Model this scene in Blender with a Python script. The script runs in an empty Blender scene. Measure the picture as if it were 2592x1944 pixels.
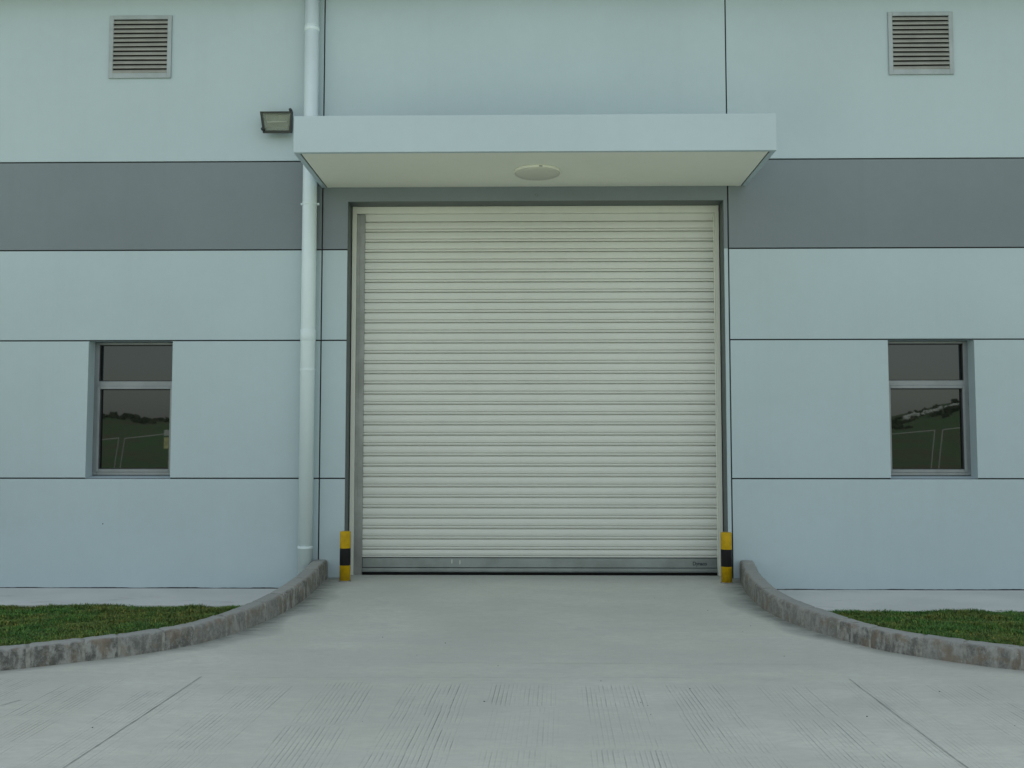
import bpy, bmesh, math, random
import numpy as np
from mathutils import Vector, Matrix, noise

random.seed(7); rng = np.random.default_rng(7)
sc = bpy.context.scene
COL = sc.collection
R = math.radians

# ------------------------------------------------------------------ helpers
def tag(o, label=None, cat=None, group=None, kind=None):
    if label: o['label'] = label
    if cat: o['category'] = cat
    if group: o['group'] = group
    if kind: o['kind'] = kind
    return o

def link(o, parent=None):
    COL.objects.link(o)
    if parent is not None: o.parent = parent
    return o

def empty(name, loc=(0, 0, 0)):
    o = bpy.data.objects.new(name, None); o.location = loc; o.empty_display_size = .2
    return link(o)

def obj(name, bm, mats, parent=None, smooth=False):
    """one bmesh -> one mesh object (world coordinates; parent kept at its place)"""
    bmesh.ops.recalc_face_normals(bm, faces=bm.faces[:])
    me = bpy.data.meshes.new(name); bm.to_mesh(me); bm.free()
    if not isinstance(mats, (list, tuple)): mats = [mats]
    for m in mats: me.materials.append(m)
    if smooth:
        for p in me.polygons: p.use_smooth = True
    o = bpy.data.objects.new(name, me); link(o)
    if parent is not None:
        o.parent = parent
        w = Matrix.Identity(4); q = parent
        while q is not None:
            w = Matrix.Translation(q.location) @ w if q.type == 'EMPTY' else w
            q = q.parent
        o.matrix_parent_inverse = w.inverted()
    return o

def box(bm, x0, x1, y0, y1, z0, z1, bev=0, mi=0, seg=1):
    v = [bm.verts.new((x, y, z)) for x in (x0, x1) for y in (y0, y1) for z in (z0, z1)]
    F = [(0, 1, 3, 2), (4, 6, 7, 5), (0, 4, 5, 1), (2, 3, 7, 6), (0, 2, 6, 4), (1, 5, 7, 3)]
    fs = [bm.faces.new([v[i] for i in f]) for f in F]
    for f in fs: f.material_index = mi
    if bev:
        es = list({e for f in fs for e in f.edges})
        r = bmesh.ops.bevel(bm, geom=es, offset=bev, segments=seg, affect='EDGES', profile=.5)
        for f in r['faces']: f.material_index = mi
    return bm

def polyX(bm, pts, y0, y1, bev=0, mi=0):
    """extrude an outline in the XZ plane from y0 (front) to y1 (back)"""
    a = [bm.verts.new((x, y0, z)) for x, z in pts]
    b = [bm.verts.new((x, y1, z)) for x, z in pts]
    n = len(pts)
    ff = bm.faces.new(a); fb = bm.faces.new(b[::-1])
    side = [bm.faces.new((a[i], b[i], b[(i + 1) % n], a[(i + 1) % n])) for i in range(n)]
    for f in [ff, fb] + side: f.material_index = mi
    if bev:
        r = bmesh.ops.bevel(bm, geom=list(ff.edges), offset=bev, segments=2, affect='EDGES', profile=.5)
        for f in r['faces']: f.material_index = mi
    return bm

def lathe(bm, prof, cx, cy, n=32, mi=None, axis='Z', cz=0):
    rings = []
    for r, z in prof:
        ring = []
        for k in range(n):
            a = 2 * math.pi * k / n
            if axis == 'Z': p = (cx + r * math.cos(a), cy + r * math.sin(a), z)
            elif axis == 'X': p = (cx + z, cy + r * math.cos(a), cz + r * math.sin(a))
            else: p = (cx + r * math.cos(a), cy + z, cz + r * math.sin(a))
            ring.append(bm.verts.new(p))
        rings.append(ring)
    for i in range(len(rings) - 1):
        for k in range(n):
            f = bm.faces.new((rings[i][k], rings[i][(k + 1) % n], rings[i + 1][(k + 1) % n], rings[i + 1][k]))
            if mi: f.material_index = mi[i]
    f0 = bm.faces.new(rings[0][::-1]); f1 = bm.faces.new(rings[-1])
    if mi: f0.material_index = mi[0]; f1.material_index = mi[-1]
    return bm

# ------------------------------------------------------------------ materials
class NT:
    def __init__(s, name):
        s.m = bpy.data.materials.new(name); s.m.use_nodes = True
        s.t = s.m.node_tree; s.t.nodes.clear()
        s.out = s.t.nodes.new('ShaderNodeOutputMaterial')
        s.b = s.t.nodes.new('ShaderNodeBsdfPrincipled')
        s.t.links.new(s.b.outputs[0], s.out.inputs[0])
        s.tc = s.t.nodes.new('ShaderNodeNewGeometry').outputs['Position']
    def L(s, a, b): s.t.links.new(a, b)
    def inp(s, sock, v):
        if hasattr(v, 'node'): s.L(v, sock)
        elif isinstance(v, (tuple, list)) and len(v) == 3 and sock.type == 'RGBA': sock.default_value = (*v, 1)
        else: sock.default_value = v
    def noise(s, scale, detail=4, rough=.55, vec=None, stretch=None, dist=0):
        v = vec or s.tc
        if stretch:
            mp = s.t.nodes.new('ShaderNodeMapping'); s.L(v, mp.inputs[0]); mp.inputs['Scale'].default_value = stretch; v = mp.outputs[0]
        n = s.t.nodes.new('ShaderNodeTexNoise'); s.L(v, n.inputs['Vector'])
        n.inputs['Scale'].default_value = scale; n.inputs['Detail'].default_value = detail; n.inputs['Roughness'].default_value = rough
        n.inputs['Distortion'].default_value = dist
        return n.outputs[0]
    def math(s, op, a, b=0., c=None, clamp=False):
        n = s.t.nodes.new('ShaderNodeMath'); n.operation = op; n.use_clamp = clamp
        s.inp(n.inputs[0], a); s.inp(n.inputs[1], b)
        if c is not None: s.inp(n.inputs[2], c)
        return n.outputs[0]
    def ramp(s, f, lo, hi, a=0., b=1.):
        n = s.t.nodes.new('ShaderNodeMapRange'); n.interpolation_type = 'SMOOTHSTEP'
        s.inp(n.inputs[0], f); n.inputs[1].default_value = lo; n.inputs[2].default_value = hi
        n.inputs[3].default_value = a; n.inputs[4].default_value = b
        return n.outputs[0]
    def mix(s, f, a, b, mode='MIX'):
        n = s.t.nodes.new('ShaderNodeMix'); n.data_type = 'RGBA'; n.blend_type = mode
        s.inp(n.inputs[0], f); s.inp(n.inputs[6], a); s.inp(n.inputs[7], b)
        return n.outputs[2]
    def attr(s, name):
        n = s.t.nodes.new('ShaderNodeAttribute'); n.attribute_name = name
        return n
    def bump(s, h, strength=.3, dist=.002):
        n = s.t.nodes.new('ShaderNodeBump'); n.inputs['Strength'].default_value = strength; n.inputs['Distance'].default_value = dist
        s.inp(n.inputs['Height'], h); s.L(n.outputs[0], s.b.inputs['Normal'])
    def done(s, col, rough=.6, spec=.5, metal=0.):
        s.inp(s.b.inputs['Base Color'], col); s.inp(s.b.inputs['Roughness'], rough)
        s.b.inputs['Specular IOR Level'].default_value = spec; s.b.inputs['Metallic'].default_value = metal
        return s.m
    def sepxyz(s):
        n = s.t.nodes.new('ShaderNodeSeparateXYZ'); s.L(s.tc, n.inputs[0]); return n.outputs

def painted(name, col, rough=.55, var=.06, bump=.25, grime=.0, bd=.001, spec=.4):
    s = NT(name)
    big = s.ramp(s.noise(.55, 3), .3, .7, 1 - var, 1 + var * .6)
    fine = s.ramp(s.noise(9, 5, .6), .3, .7, 1 - var * .3, 1 + var * .3)
    streak = s.ramp(s.noise(1, 4, .6, stretch=(5, 5, .22)), .52, .78, 0, grime)
    k = s.math('MULTIPLY', big, fine)
    kc = s.t.nodes.new('ShaderNodeCombineColor')
    for i in range(3): s.L(k, kc.inputs[i])
    c = s.mix(1., col, kc.outputs[0], 'MULTIPLY')
    if grime: c = s.mix(streak, c, (col[0] * .55, col[1] * .53, col[2] * .48))
    h = s.noise(140, 3, .7)
    h2 = s.math('ADD', h, s.math('MULTIPLY', s.noise(3, 3), 3.))
    s.bump(h2, bump, bd)
    return s.done(c, rough, spec)

def plain(name, col, rough=.5, spec=.5, metal=0., var=.1, scale=6.):
    s = NT(name)
    k = s.ramp(s.noise(scale, 5, .6), .3, .7, 0, 1)
    c = s.mix(k, tuple(v * (1 - var) for v in col), tuple(min(1, v * (1 + var)) for v in col))
    return s.done(c, rough, spec, metal)

WALLC = (.412, .516, .541)
M = {}
M['wall'] = painted('white_wall_paint', WALLC, .6, .035, .3, .05)
M['band'] = painted('grey_wall_paint', (.172, .210, .225), .5, .05, .3, .08)
M['reveal'] = painted('dark_grey_reveal_paint', (.095, .12, .118), .5, .05, .2, .1)
M['groove'] = plain('joint_sealant', (.012, .014, .015), .7)
M['canopy'] = painted('canopy_paint', (.43, .53, .565), .5, .03, .2, .04)
M['soffit'] = painted('soffit_paint', (.80, .82, .72), .6, .03, .2, .0)
M['trim'] = plain('canopy_trim_metal', (.33, .41, .40), .45)
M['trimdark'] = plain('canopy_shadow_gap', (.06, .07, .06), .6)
M['pipe'] = painted('pvc_pipe', (.62, .735, .75), .35, .04, .05, .12, spec=.5)
M['curtain'] = painted('cream_enamel_slats', (.575, .605, .555), .38, .03, .05, .06, spec=.5)
M['frame'] = painted('cream_door_frame', (.64, .67, .60), .4, .04, .05, .10)
M['guide'] = plain('galvanised_guide', (.25, .27, .255), .45, metal=.3, scale=3, var=.18)
M['rail'] = plain('aluminium_rail', (.22, .255, .25), .38, metal=.6, scale=2.5, var=.15)
M['rubber'] = plain('black_rubber', (.006, .006, .006), .8, .1)
M['letters'] = plain('dark_blue_lettering', (.012, .02, .028), .5)
M['alu'] = plain('window_aluminium', (.21, .235, .245), .4, metal=.4, scale=4)
M['aludark'] = plain('window_gasket', (.02, .022, .022), .6)
M['vent'] = plain('vent_aluminium', (.31, .36, .36), .45, metal=.25, scale=4)
M['slat'] = plain('vent_slat_metal', (.30, .31, .28), .5, metal=.1, scale=4)
M['dark'] = plain('dark_interior', (.01, .011, .011), .8)
M['blackm'] = plain('black_powder_coat', (.012, .02, .019), .4)
M['steel'] = plain('zinc_screws', (.35, .36, .35), .35, metal=.8)
M['opal'] = plain('opal_diffuser', (.55, .56, .48), .35, var=.03)
M['roof'] = plain('roof_sheet', (.30, .34, .36), .45, metal=.3)

def mat_glass():
    s = NT('dark_window_glass')
    s.bump(s.noise(1.3, 1), .02, .01)
    s.b.inputs['IOR'].default_value = 1.58; s.b.inputs['Specular Tint'].default_value = (.84, .97, 1., 1)
    m = s.done((.006, .008, .008), .015, .5)
    return m
M['glass'] = mat_glass()
def mat_lens():
    s = NT('floodlight_glass')
    s.b.inputs['Transmission Weight'].default_value = .9; s.b.inputs['IOR'].default_value = 1.15
    return s.done((.8, .85, .8), .15, .5)
M['lens'] = mat_lens()
M['reflector'] = plain('reflector_metal', (.30, .32, .27), .5, metal=.3, scale=14, var=.08)

def mat_bollard():
    s = NT('yellow_black_bollard_paint')
    z = s.sepxyz()[2]
    zz = s.math('ADD', z, s.math('MULTIPLY', s.math('SUBTRACT', s.noise(20, 3), .5), .004))
    blk = s.math('MULTIPLY', s.math('GREATER_THAN', zz, .166), s.math('LESS_THAN', zz, .348))
    n = s.ramp(s.noise(14, 5, .65), .35, .75, 0, 1)
    y = s.mix(n, (.50, .32, .003), (.38, .24, .003))
    dirt = s.math('MULTIPLY', s.ramp(s.noise(26, 5, .7), .45, .7), s.ramp(z, .0, .1, .6, .0))
    y = s.mix(dirt, y, (.10, .09, .06))
    chips = s.ramp(s.noise(60, 3, .7), .68, .72)
    y = s.mix(s.math('MULTIPLY', chips, .6), y, (.13, .10, .05))
    c = s.mix(blk, y, (.014, .014, .015))
    return s.done(c, .5, .2)
M['bollard'] = mat_bollard()

def mat_concrete():
    s = NT('driveway_concrete')
    b1 = s.ramp(s.noise(.5, 4, .6), .3, .7)
    b2 = s.ramp(s.noise(2.6, 6, .65, stretch=(.35, 1, 1)), .3, .72)
    c = s.mix(b1, (.50, .53, .445), (.595, .625, .54))
    c = s.mix(s.math('MULTIPLY', b2, .5), c, (.43, .445, .41))
    # trowel streaks across, pores, dark specks
    st = s.ramp(s.noise(4, 5, .7, stretch=(.18, 2.6, 1)), .5, .8, 0, .25)
    c = s.mix(st, c, (.39, .405, .37))
    sp = s.ramp(s.noise(85, 2, .5), .70, .76)
    c = s.mix(s.math('MULTIPLY', sp, .55), c, (.15, .155, .14))
    md = s.ramp(s.noise(17, 6, .75, stretch=(.7, 1.6, 1)), .36, .66)
    c = s.mix(s.math('MULTIPLY', md, .42), c, (.41, .43, .375))
    pt = s.ramp(s.noise(1.9, 5, .65), .60, .70)
    c = s.mix(s.math('MULTIPLY', pt, .3), c, (.385, .40, .36))
    fine = s.noise(300, 2, .8)
    c = s.mix(s.math('MULTIPLY', s.ramp(fine, .3, .75), .22), c, (.25, .26, .24))
    warm = s.ramp(s.noise(1.1, 3, .5), .60, .78, 0, .3)
    c = s.mix(warm, c, (.48, .475, .39))
    # tined finish lines
    g = s.attr('groove').outputs['Fac']; gx = s.attr('line').outputs['Fac']
    gx = s.math('ADD', gx, s.math('MULTIPLY', s.math('SUBTRACT', s.noise(1.6, 2), .5), .3))
    fr = s.math('SUBTRACT', s.math('FRACT', gx), .5)
    d = s.math('ABSOLUTE', fr)
    ln = s.ramp(d, .03, .17, 1, 0)
    wn = s.t.nodes.new('ShaderNodeTexWhiteNoise'); wn.noise_dimensions = '1D'; s.L(s.math('FLOOR', gx), wn.inputs['W'])
    amp = s.ramp(wn.outputs[0], 0, 1, .35, 1.)
    brk = s.ramp(s.noise(5, 4, .7, stretch=(1.6, .5, 1)), .34, .56)
    ln = s.math('MULTIPLY', s.math('MULTIPLY', ln, amp), s.math('MULTIPLY', g, brk))
    c = s.mix(s.math('MULTIPLY', ln, .8), c, (.20, .21, .19))
    hl = s.ramp(s.math('ABSOLUTE', s.math('SUBTRACT', fr, .27)), .03, .14, 1, 0)
    c = s.mix(s.math('MULTIPLY', s.math('MULTIPLY', hl, g), s.math('MULTIPLY', brk, .22)), c, (.66, .68, .64))
    # saw cuts
    cut = s.attr('cut').outputs['Fac']
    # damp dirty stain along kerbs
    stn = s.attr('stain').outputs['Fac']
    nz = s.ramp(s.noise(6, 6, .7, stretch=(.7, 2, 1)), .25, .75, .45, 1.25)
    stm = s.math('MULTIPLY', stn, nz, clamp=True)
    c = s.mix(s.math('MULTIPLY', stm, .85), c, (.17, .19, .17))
    h = s.math('ADD', s.math('MULTIPLY', ln, -3.), s.math('MULTIPLY', s.noise(160, 4, .8), .6))
    h = s.math('ADD', h, s.math('MULTIPLY', s.noise(3, 4), 1.5))
    s.bump(h, .5, .003)
    return s.done(c, .82, .25)
M['concrete'] = mat_concrete()

def mat_apron():
    s = NT('apron_concrete')
    c = s.mix(s.ramp(s.noise(.9, 5, .6), .3, .7), (.50, .53, .505), (.59, .615, .585))
    c = s.mix(s.ramp(s.noise(3.5, 6, .7, stretch=(.5, 1.5, 1)), .58, .75, 0, .5), c, (.23, .24, .235))
    c = s.mix(s.math('MULTIPLY', s.ramp(s.noise(120, 3, .7), .6, .75), .4), c, (.18, .18, .17))
    s.bump(s.noise(90, 4, .8), .4, .003)
    return s.done(c, .85, .2)
M['apron'] = mat_apron()

def mat_kerb():
    s = NT('kerb_granite')
    oi = s.t.nodes.new('ShaderNodeObjectInfo')
    face = s.attr('face').outputs['Fac']
    rnd = oi.outputs['Random']
    vec = s.t.nodes.new('ShaderNodeVectorMath'); vec.operation = 'ADD'; s.L(s.tc, vec.inputs[0])
    cx = s.t.nodes.new('ShaderNodeCombineXYZ'); s.L(s.math('MULTIPLY', rnd, 9.), cx.inputs[2]); s.L(cx.outputs[0], vec.inputs[1])
    v = vec.outputs[0]
    base = s.mix(rnd, (.255, .268, .24), (.31, .322, .29))
    base = s.mix(s.ramp(s.noise(60, 4, .8, vec=v), .3, .7, 0, .45), base, (.36, .37, .36))
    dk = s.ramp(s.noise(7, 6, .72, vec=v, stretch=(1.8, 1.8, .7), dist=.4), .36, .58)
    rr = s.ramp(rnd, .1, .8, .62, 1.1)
    stn = s.math('MULTIPLY', s.math('MULTIPLY', dk, rr), s.ramp(face, .25, .75), clamp=True)  # road-face dirt, with the face's shaded tone painted in too
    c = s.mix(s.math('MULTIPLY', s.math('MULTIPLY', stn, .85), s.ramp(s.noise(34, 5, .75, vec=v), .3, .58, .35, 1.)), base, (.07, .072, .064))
    br = s.ramp(s.noise(8, 5, .65, vec=v), .48, .68, 0, .7)
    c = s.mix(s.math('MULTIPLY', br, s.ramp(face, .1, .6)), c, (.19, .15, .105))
    lich = s.ramp(s.noise(38, 3, .6, vec=v), .69, .73, 0, .6)
    c = s.mix(lich, c, (.36, .37, .34))
    blk = s.ramp(s.noise(70, 3, .6, vec=v), .66, .72, 0, .6)
    c = s.mix(blk, c, (.04, .04, .038))
    s.bump(s.math('ADD', s.noise(45, 5, .75), s.noise(160, 3, .8)), .7, .005)
    return s.done(c, .85, .2)
M['kerb'] = mat_kerb()
M['mortar'] = plain('kerb_mortar', (.245, .25, .22), .9, .2, var=.3, scale=22)

def mat_soil():
    s = NT('lawn_soil')
    c = s.mix(s.ramp(s.noise(9, 5, .6), .35, .65), (.040, .050, .016), (.075, .065, .03))
    return s.done(c, .95, .1)
M['soil'] = mat_soil()

def mat_grass():
    s = NT('grass_blades')
    a = s.attr('tint').outputs['Color']
    n = s.ramp(s.noise(2.3, 4, .6), .35, .68)
    n2 = s.ramp(s.noise(7, 4, .6), .38, .66)
    c = s.mix(n, (.068, .195, .032), (.150, .190, .040))
    c = s.mix(s.math('MULTIPLY', n2, .55), c, (.034, .095, .016))
    c = s.mix(1., c, a, 'MULTIPLY')
    s.b.inputs['Subsurface Weight'].default_value = 0
    return s.done(c, .55, .25)
M['grass'] = mat_grass()

def mat_field():
    s = NT('rough_field')
    c = s.mix(s.ramp(s.noise(.35, 6, .65), .38, .62), (.19, .18, .11), (.13, .23, .10))
    c = s.mix(s.ramp(s.noise(3, 5, .7), .5, .7, 0, .6), c, (.07, .09, .04))
    s.bump(s.noise(4, 5, .7), 1., .15)
    return s.done(c, .95, .1)
M['field'] = mat_field()
def mat_bush():
    s = NT('hill_scrub')
    c = s.mix(s.ramp(s.noise(.4, 6, .7), .38, .62), (.05, .065, .032), (.09, .095, .05))
    s.bump(s.noise(1.2, 6, .8), 1., .5)
    return s.done(c, .95, .1)
M['bush'] = mat_bush()
M['whitetube'] = plain('galvanised_fence_tube', (.5, .5, .45), .5)
M['earth'] = plain('bare_earth', (.16, .13, .09), .95, .1, var=.3, scale=.4)

# ------------------------------------------------------------------ dimensions (metres, wall plane Y=0, threshold z=0)
JL, JR = -2.312, 2.236           # vertical joints
ZA, ZB, ZC, ZD = 4.655, 3.645, 2.622, 1.087
ZT = 6.64
G = .0075                         # half joint width
XW0, XW1 = -11., 11.
ZG = -.35                         # panels go below ground
DX0, DX1, DZ = -2.025, 2.186, 4.190
WINS = [(-4.922, -3.976), (3.978, 4.924)]
ROAD = -.22

def gz(y):
    if y > -.12: return 0.
    if y < -3.6: return ROAD
    t = (-y - .12) / 3.48
    return ROAD * (t * (1 - .35) + .35 * (3 * t * t - 2 * t ** 3))

# ------------------------------------------------------------------ the building
B = empty('factory_building', (0, 0, 0))
tag(B, 'pale blue white factory wall with grey band, roller door, two windows and two louvre vents', 'building')

bm = bmesh.new()
def panel(x0, x1, z0, z1, lj=1, rj=1, bj=1, tj=1, mi=0):
    box(bm, x0 + G * lj, x1 - G * rj, 0, .016, z0 + G * bj, z1 - G * tj, .0025, mi, 2)
# outer bays
for (a, b, wl, wr, lj, rj) in ((XW0, JL, *WINS[0], 0, 1), (JR, XW1, *WINS[1], 1, 0)):
    panel(a, b, ZG, ZD, lj, rj, 0, 1)
    panel(a, wl, ZD, ZC, lj, 0); panel(wr, b, ZD, ZC, 0, rj)
    panel(a, b, ZC, ZB, lj, rj)
    panel(a, b, ZA, ZT, lj, rj, 1, 0)
# middle bay: strips beside the door
panel(JL, DX0, ZG, ZD, 1, 0, 0, 1); panel(JL, DX0, ZD, ZC, 1, 0); panel(JL, DX0, ZC, ZB, 1, 0)
panel(DX1, JR, ZG, ZB, 0, 1, 0, 0)
panel(JL, JR, ZA, ZT, 1, 1, 1, 0)
wall = obj('wall', bm, M['wall'], B)
# grey band
bm = bmesh.new()
for a, b, lj, rj in ((XW0, JL, 0, 1), (JR, XW1, 1, 0)):
    panel(a, b, ZB, ZA, lj, rj)
polyX(bm, [(JL + G, ZB + G), (DX0, ZB + G), (DX0, DZ), (DX1, DZ), (DX1, ZB + .001), (JR - G, ZB + .001), (JR - G, ZA - G), (JL + G, ZA - G)], 0, .016, .0025)
band = obj('painted_band', bm, M['band'], B); band['label'] = 'dark grey painted band across the wall'
# dark backing seen in the joints
bm = bmesh.new()
Y0, Y1 = .0162, .03
box(bm, XW0, WINS[0][0], Y0, Y1, ZG, ZT); box(bm, WINS[0][0], WINS[0][1], Y0, Y1, ZG, ZD); box(bm, WINS[0][0], WINS[0][1], Y0, Y1, ZC, ZT)
box(bm, WINS[0][1], DX0, Y0, Y1, ZG, ZT); box(bm, DX0, DX1, Y0, Y1, DZ, ZT); box(bm, DX1, WINS[1][0], Y0, Y1, ZG, ZT)
box(bm, WINS[1][0], WINS[1][1], Y0, Y1, ZG, ZD); box(bm, WINS[1][0], WINS[1][1], Y0, Y1, ZC, ZT); box(bm, WINS[1][1], XW1, Y0, Y1, ZG, ZT)
obj('panel_joint', bm, M['groove'], B)
# rest of the shell (back, sides) and the roof
bm = bmesh.new()
box(bm, XW0, XW0 + .25, .032, 18, ZG, ZT); box(bm, XW1 - .25, XW1, .032, 18, ZG, ZT); box(bm, XW0 + .25, XW1 - .25, 17.75, 18, ZG, ZT)
obj('side_wall', bm, M['wall'], B)
bm = bmesh.new()
box(bm, XW0 - .45, XW1 + .45, -.42, 18.4, ZT + .002, ZT + .55, .01)  # out of view; low eave added to dim the top of the wall
obj('roof', bm, M['roof'], B)
# irregular dark gap where the wall meets the apron
for a, b in ((XW0, JL - .0), (JR + .3, XW1)):
    bm = bmesh.new()
    x = a; prev = None
    while x < b:
        w = .0035 + .008 * max(0, noise.noise((x * 3.1, 1.7, 0)) + .25) + .003 * random.random()
        s = .004 * noise.noise((x * 1.3, 9, 0))
        cur = (bm.verts.new((x, -.0015, -.122)), bm.verts.new((x, -.0015, -.118 + w + s)))
        if prev: bm.faces.new((prev[0], cur[0], cur[1], prev[1]))
        prev = cur; x += .035
    obj('wall_base_gap', bm, M['groove'], B)

bm = bmesh.new(); lathe(bm, [(.007, -.003), (.006, -.0005)], -4.71, 0, 8, axis='Y', cz=.585); obj('wall_plug', bm, M['groove'], B)
# windows -------------------------------------------------------------
for wi, (wl, wr) in enumerate(WINS):
    YF = .165
    bm = bmesh.new()
    t = .052
    box(bm, wl, wl + t, YF, YF + .07, 1.118, ZC - .004, .003); box(bm, wr - t, wr, YF, YF + .07, 1.118, ZC - .004, .003)
    box(bm, wl + t, wr - t, YF + .002, YF + .07, ZC - .03, ZC - .004, .003)
    box(bm, wl + t, wr - t, YF + .002, YF + .07, 2.118, 2.178, .003)      # transom
    box(bm, wl + t, wr - t, YF + .002, YF + .07, 1.118, 1.165, .003)
    w = obj('window', bm, M['alu'], B)
    w['label'] = ('window left of the roller door' if wi == 0 else 'window right of the roller door')
    bm = bmesh.new()                                                       # inner sash of the lower light
    a, b, c, d = wl + t - .012, wr - t + .012, 1.152, 2.122
    s = .034
    box(bm, a, a + s, YF - .012, YF + .03, c, d, .003); box(bm, b - s, b, YF - .012, YF + .03, c, d, .003)
    box(bm, a + s, b - s, YF - .0105, YF + .03, c, c + s, .003); box(bm, a + s, b - s, YF - .0105, YF + .03, d - s, d, .003)
    obj('sash', bm, M['alu'], w)
    bm = bmesh.new()
    for (x0, x1, z0, z1) in ((wl + t, wr - t, 2.178, ZC - .03), (a + s, b - s, c + s, d - s)):
        g = .008
        box(bm, x0, x0 + g, YF + .012, YF + .034, z0, z1); box(bm, x1 - g, x1, YF + .012, YF + .034, z0, z1)
        box(bm, x0 + g, x1 - g, YF + .012, YF + .034, z0, z0 + g); box(bm, x0 + g, x1 - g, YF + .012, YF + .034, z1 - g, z1)
    obj('gasket', bm, M['aludark'], w)
    for (x0, x1, z0, z1) in ((wl + t, wr - t, 2.178, ZC - .03), (a + s, b - s, c + s, d - s)):
        bm = bmesh.new(); box(bm, x0 + .002, x1 - .002, YF + .036, YF + .042, z0 + .002, z1 - .002)
        obj('pane', bm, M['glass'], w)
    bm = bmesh.new()                                                       # painted reveal round the opening
    e = .03
    box(bm, wl - e, wl, .0305, .24, ZD - e, ZC + e); box(bm, wr, wr + e, .0305, .24, ZD - e, ZC + e)
    box(bm, wl, wr, .0305, .24, ZC, ZC + e)
    for xa, xb in ((wl - .001, wl + .0006), (wr - .0006, wr + .001)):
        box(bm, xa, xb, .004, .0305, ZD, ZC - .002)
    obj('reveal', bm, M['wall'], w)
    bm = bmesh.new()                                                       # sloping plaster sill
    v = [bm.verts.new(p) for p in ((wl, .002, ZD - .008), (wr, .002, ZD - .008), (wr, .24, ZD + .034), (wl, .24, ZD + .034),
                                   (wl, .002, ZD - .04), (wr, .002, ZD - .04), (wr, .24, ZD - .04), (wl, .24, ZD - .04))]
    for f in ((0, 1, 2, 3), (4, 5, 1, 0), (5, 6, 2, 1), (6, 7, 3, 2), (7, 4, 0, 3), (7, 6, 5, 4)): bm.faces.new([v[i] for i in f])
    obj('sill', bm, M['wall'], w)
    bm = bmesh.new()
    box(bm, wl, wr, .243, .25, ZD, ZC)
    obj('window_backing', bm, M['dark'], w)

# louvre vents ---------------------------------------------------------
for vi, (vl, vr, z0, z1) in enumerate(((-4.775, -4.060, 5.622, 6.352), (4.060, 4.785, 5.610, 6.330))):
    bm = bmesh.new(); t = .048
    box(bm, vl, vl + t, -.02, -.0005, z0, z1, .002); box(bm, vr - t, vr, -.02, -.0005, z0, z1, .002)
    box(bm, vl + t, vr - t, -.0195, -.0005, z0, z0 + t + .012, .002); box(bm, vl + t, vr - t, -.0195, -.0005, z1 - t + .004, z1, .002)
    v = obj('louvre_vent', bm, M['vent'], B)
    v['label'] = 'square louvre vent high on the wall at the ' + ('left' if vi == 0 else 'right')
    bm = bmesh.new()
    a, b = vl + t, vr - t; lo, hi = z0 + t + .012, z1 - t + .004
    n = 12; p = (hi - lo) / n
    for k in range(n):
        zb = lo + k * p + p * .06
        tilt = random.uniform(-.0015, .0015)
        pts = [(-.024, zb), (-.021, zb - .004), (-.018, zb - .002), (-.004, zb + p * .66), (-.006, zb + p * .67), (-.022, zb + .010)]
        L_ = [bm.verts.new((a, y, z + tilt)) for y, z in pts]; R_ = [bm.verts.new((b, y, z - tilt)) for y, z in pts]
        m = len(pts)
        bm.faces.new(L_); bm.faces.new(R_[::-1])
        for i in range(m): bm.faces.new((L_[i], R_[i], R_[(i + 1) % m], L_[(i + 1) % m]))
    obj('louvre_slats', bm, M['slat'], v)
    bm = bmesh.new(); box(bm, a, b, -.0025, -.0004, lo, hi); obj('vent_shade_backing', bm, M['dark'], v)  # near-black sheet stands in for the shade behind the slats

# canopy ---------------------------------------------------------------
CX0, CX1, CY, CZ0, CZ1 = -2.325, 2.446, -1.35, 4.347, 4.716
bm = bmesh.new()
box(bm, CX0, CX1, CY, CY + .05, CZ0, CZ1, .004, 0, 2)
box(bm, CX0, CX0 + .05, CY + .051, -.0005, CZ0 + .0015, CZ1 - .001, .003); box(bm, CX1 - .05, CX1, CY + .051, -.0005, CZ0 + .0015, CZ1 - .001, .003)
box(bm, CX0 + .051, CX1 - .051, CY + .051, -.0005, CZ1 - .08, CZ1 - .002, .003)
can = obj('canopy', bm, M['canopy'], B); can['label'] = 'box canopy above the roller door'
bm = bmesh.new()
box(bm, CX0 + .066, CX1 - .066, CY + .066, -.001, CZ0 + .006, CZ0 + .03)
obj('soffit', bm, M['soffit'], can)
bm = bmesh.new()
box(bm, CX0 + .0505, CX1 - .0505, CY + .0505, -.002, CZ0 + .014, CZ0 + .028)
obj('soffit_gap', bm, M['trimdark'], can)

# roller door ----------------------------------------------------------
YD = .25
bm = bmesh.new()
NS = 34; pitch = .1168; ztop = 4.022; zb0 = .192
prof = []          # (y, z) from the top down
z = 4.145
prof.append((YD + .03, z)); prof.append((YD + .03, ztop + .004))
k = 0
z = ztop
while z > zb0 + .02:
    zn = max(z - pitch, zb0)
    h = z - zn
    # face bulges gently, fine step, rib, deep interlock
    prof += [(YD + .056, z), (YD + .056, z - .0092 * h / pitch), (YD + .026, z - .0108 * h / pitch), (YD + .022, z - .03 * h / pitch), (YD + .020, z - .055 * h / pitch),
             (YD + .024, z - .082 * h / pitch), (YD + .040, z - .0850 * h / pitch), (YD + .040, z - .0902 * h / pitch),
             (YD + .024, z - .093 * h / pitch), (YD + .022, z - .102 * h / pitch), (YD + .025, z - .1125 * h / pitch)]
    z = zn
prof.append((YD + .034, zb0))
xa, xb = -1.90, 2.150
La = [bm.verts.new((xa, y, z)) for y, z in prof]; Lb = [bm.verts.new((xb, y, z)) for y, z in prof]
for i in range(len(prof) - 1): bm.faces.new((La[i], Lb[i], Lb[i + 1], La[i + 1]))
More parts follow.
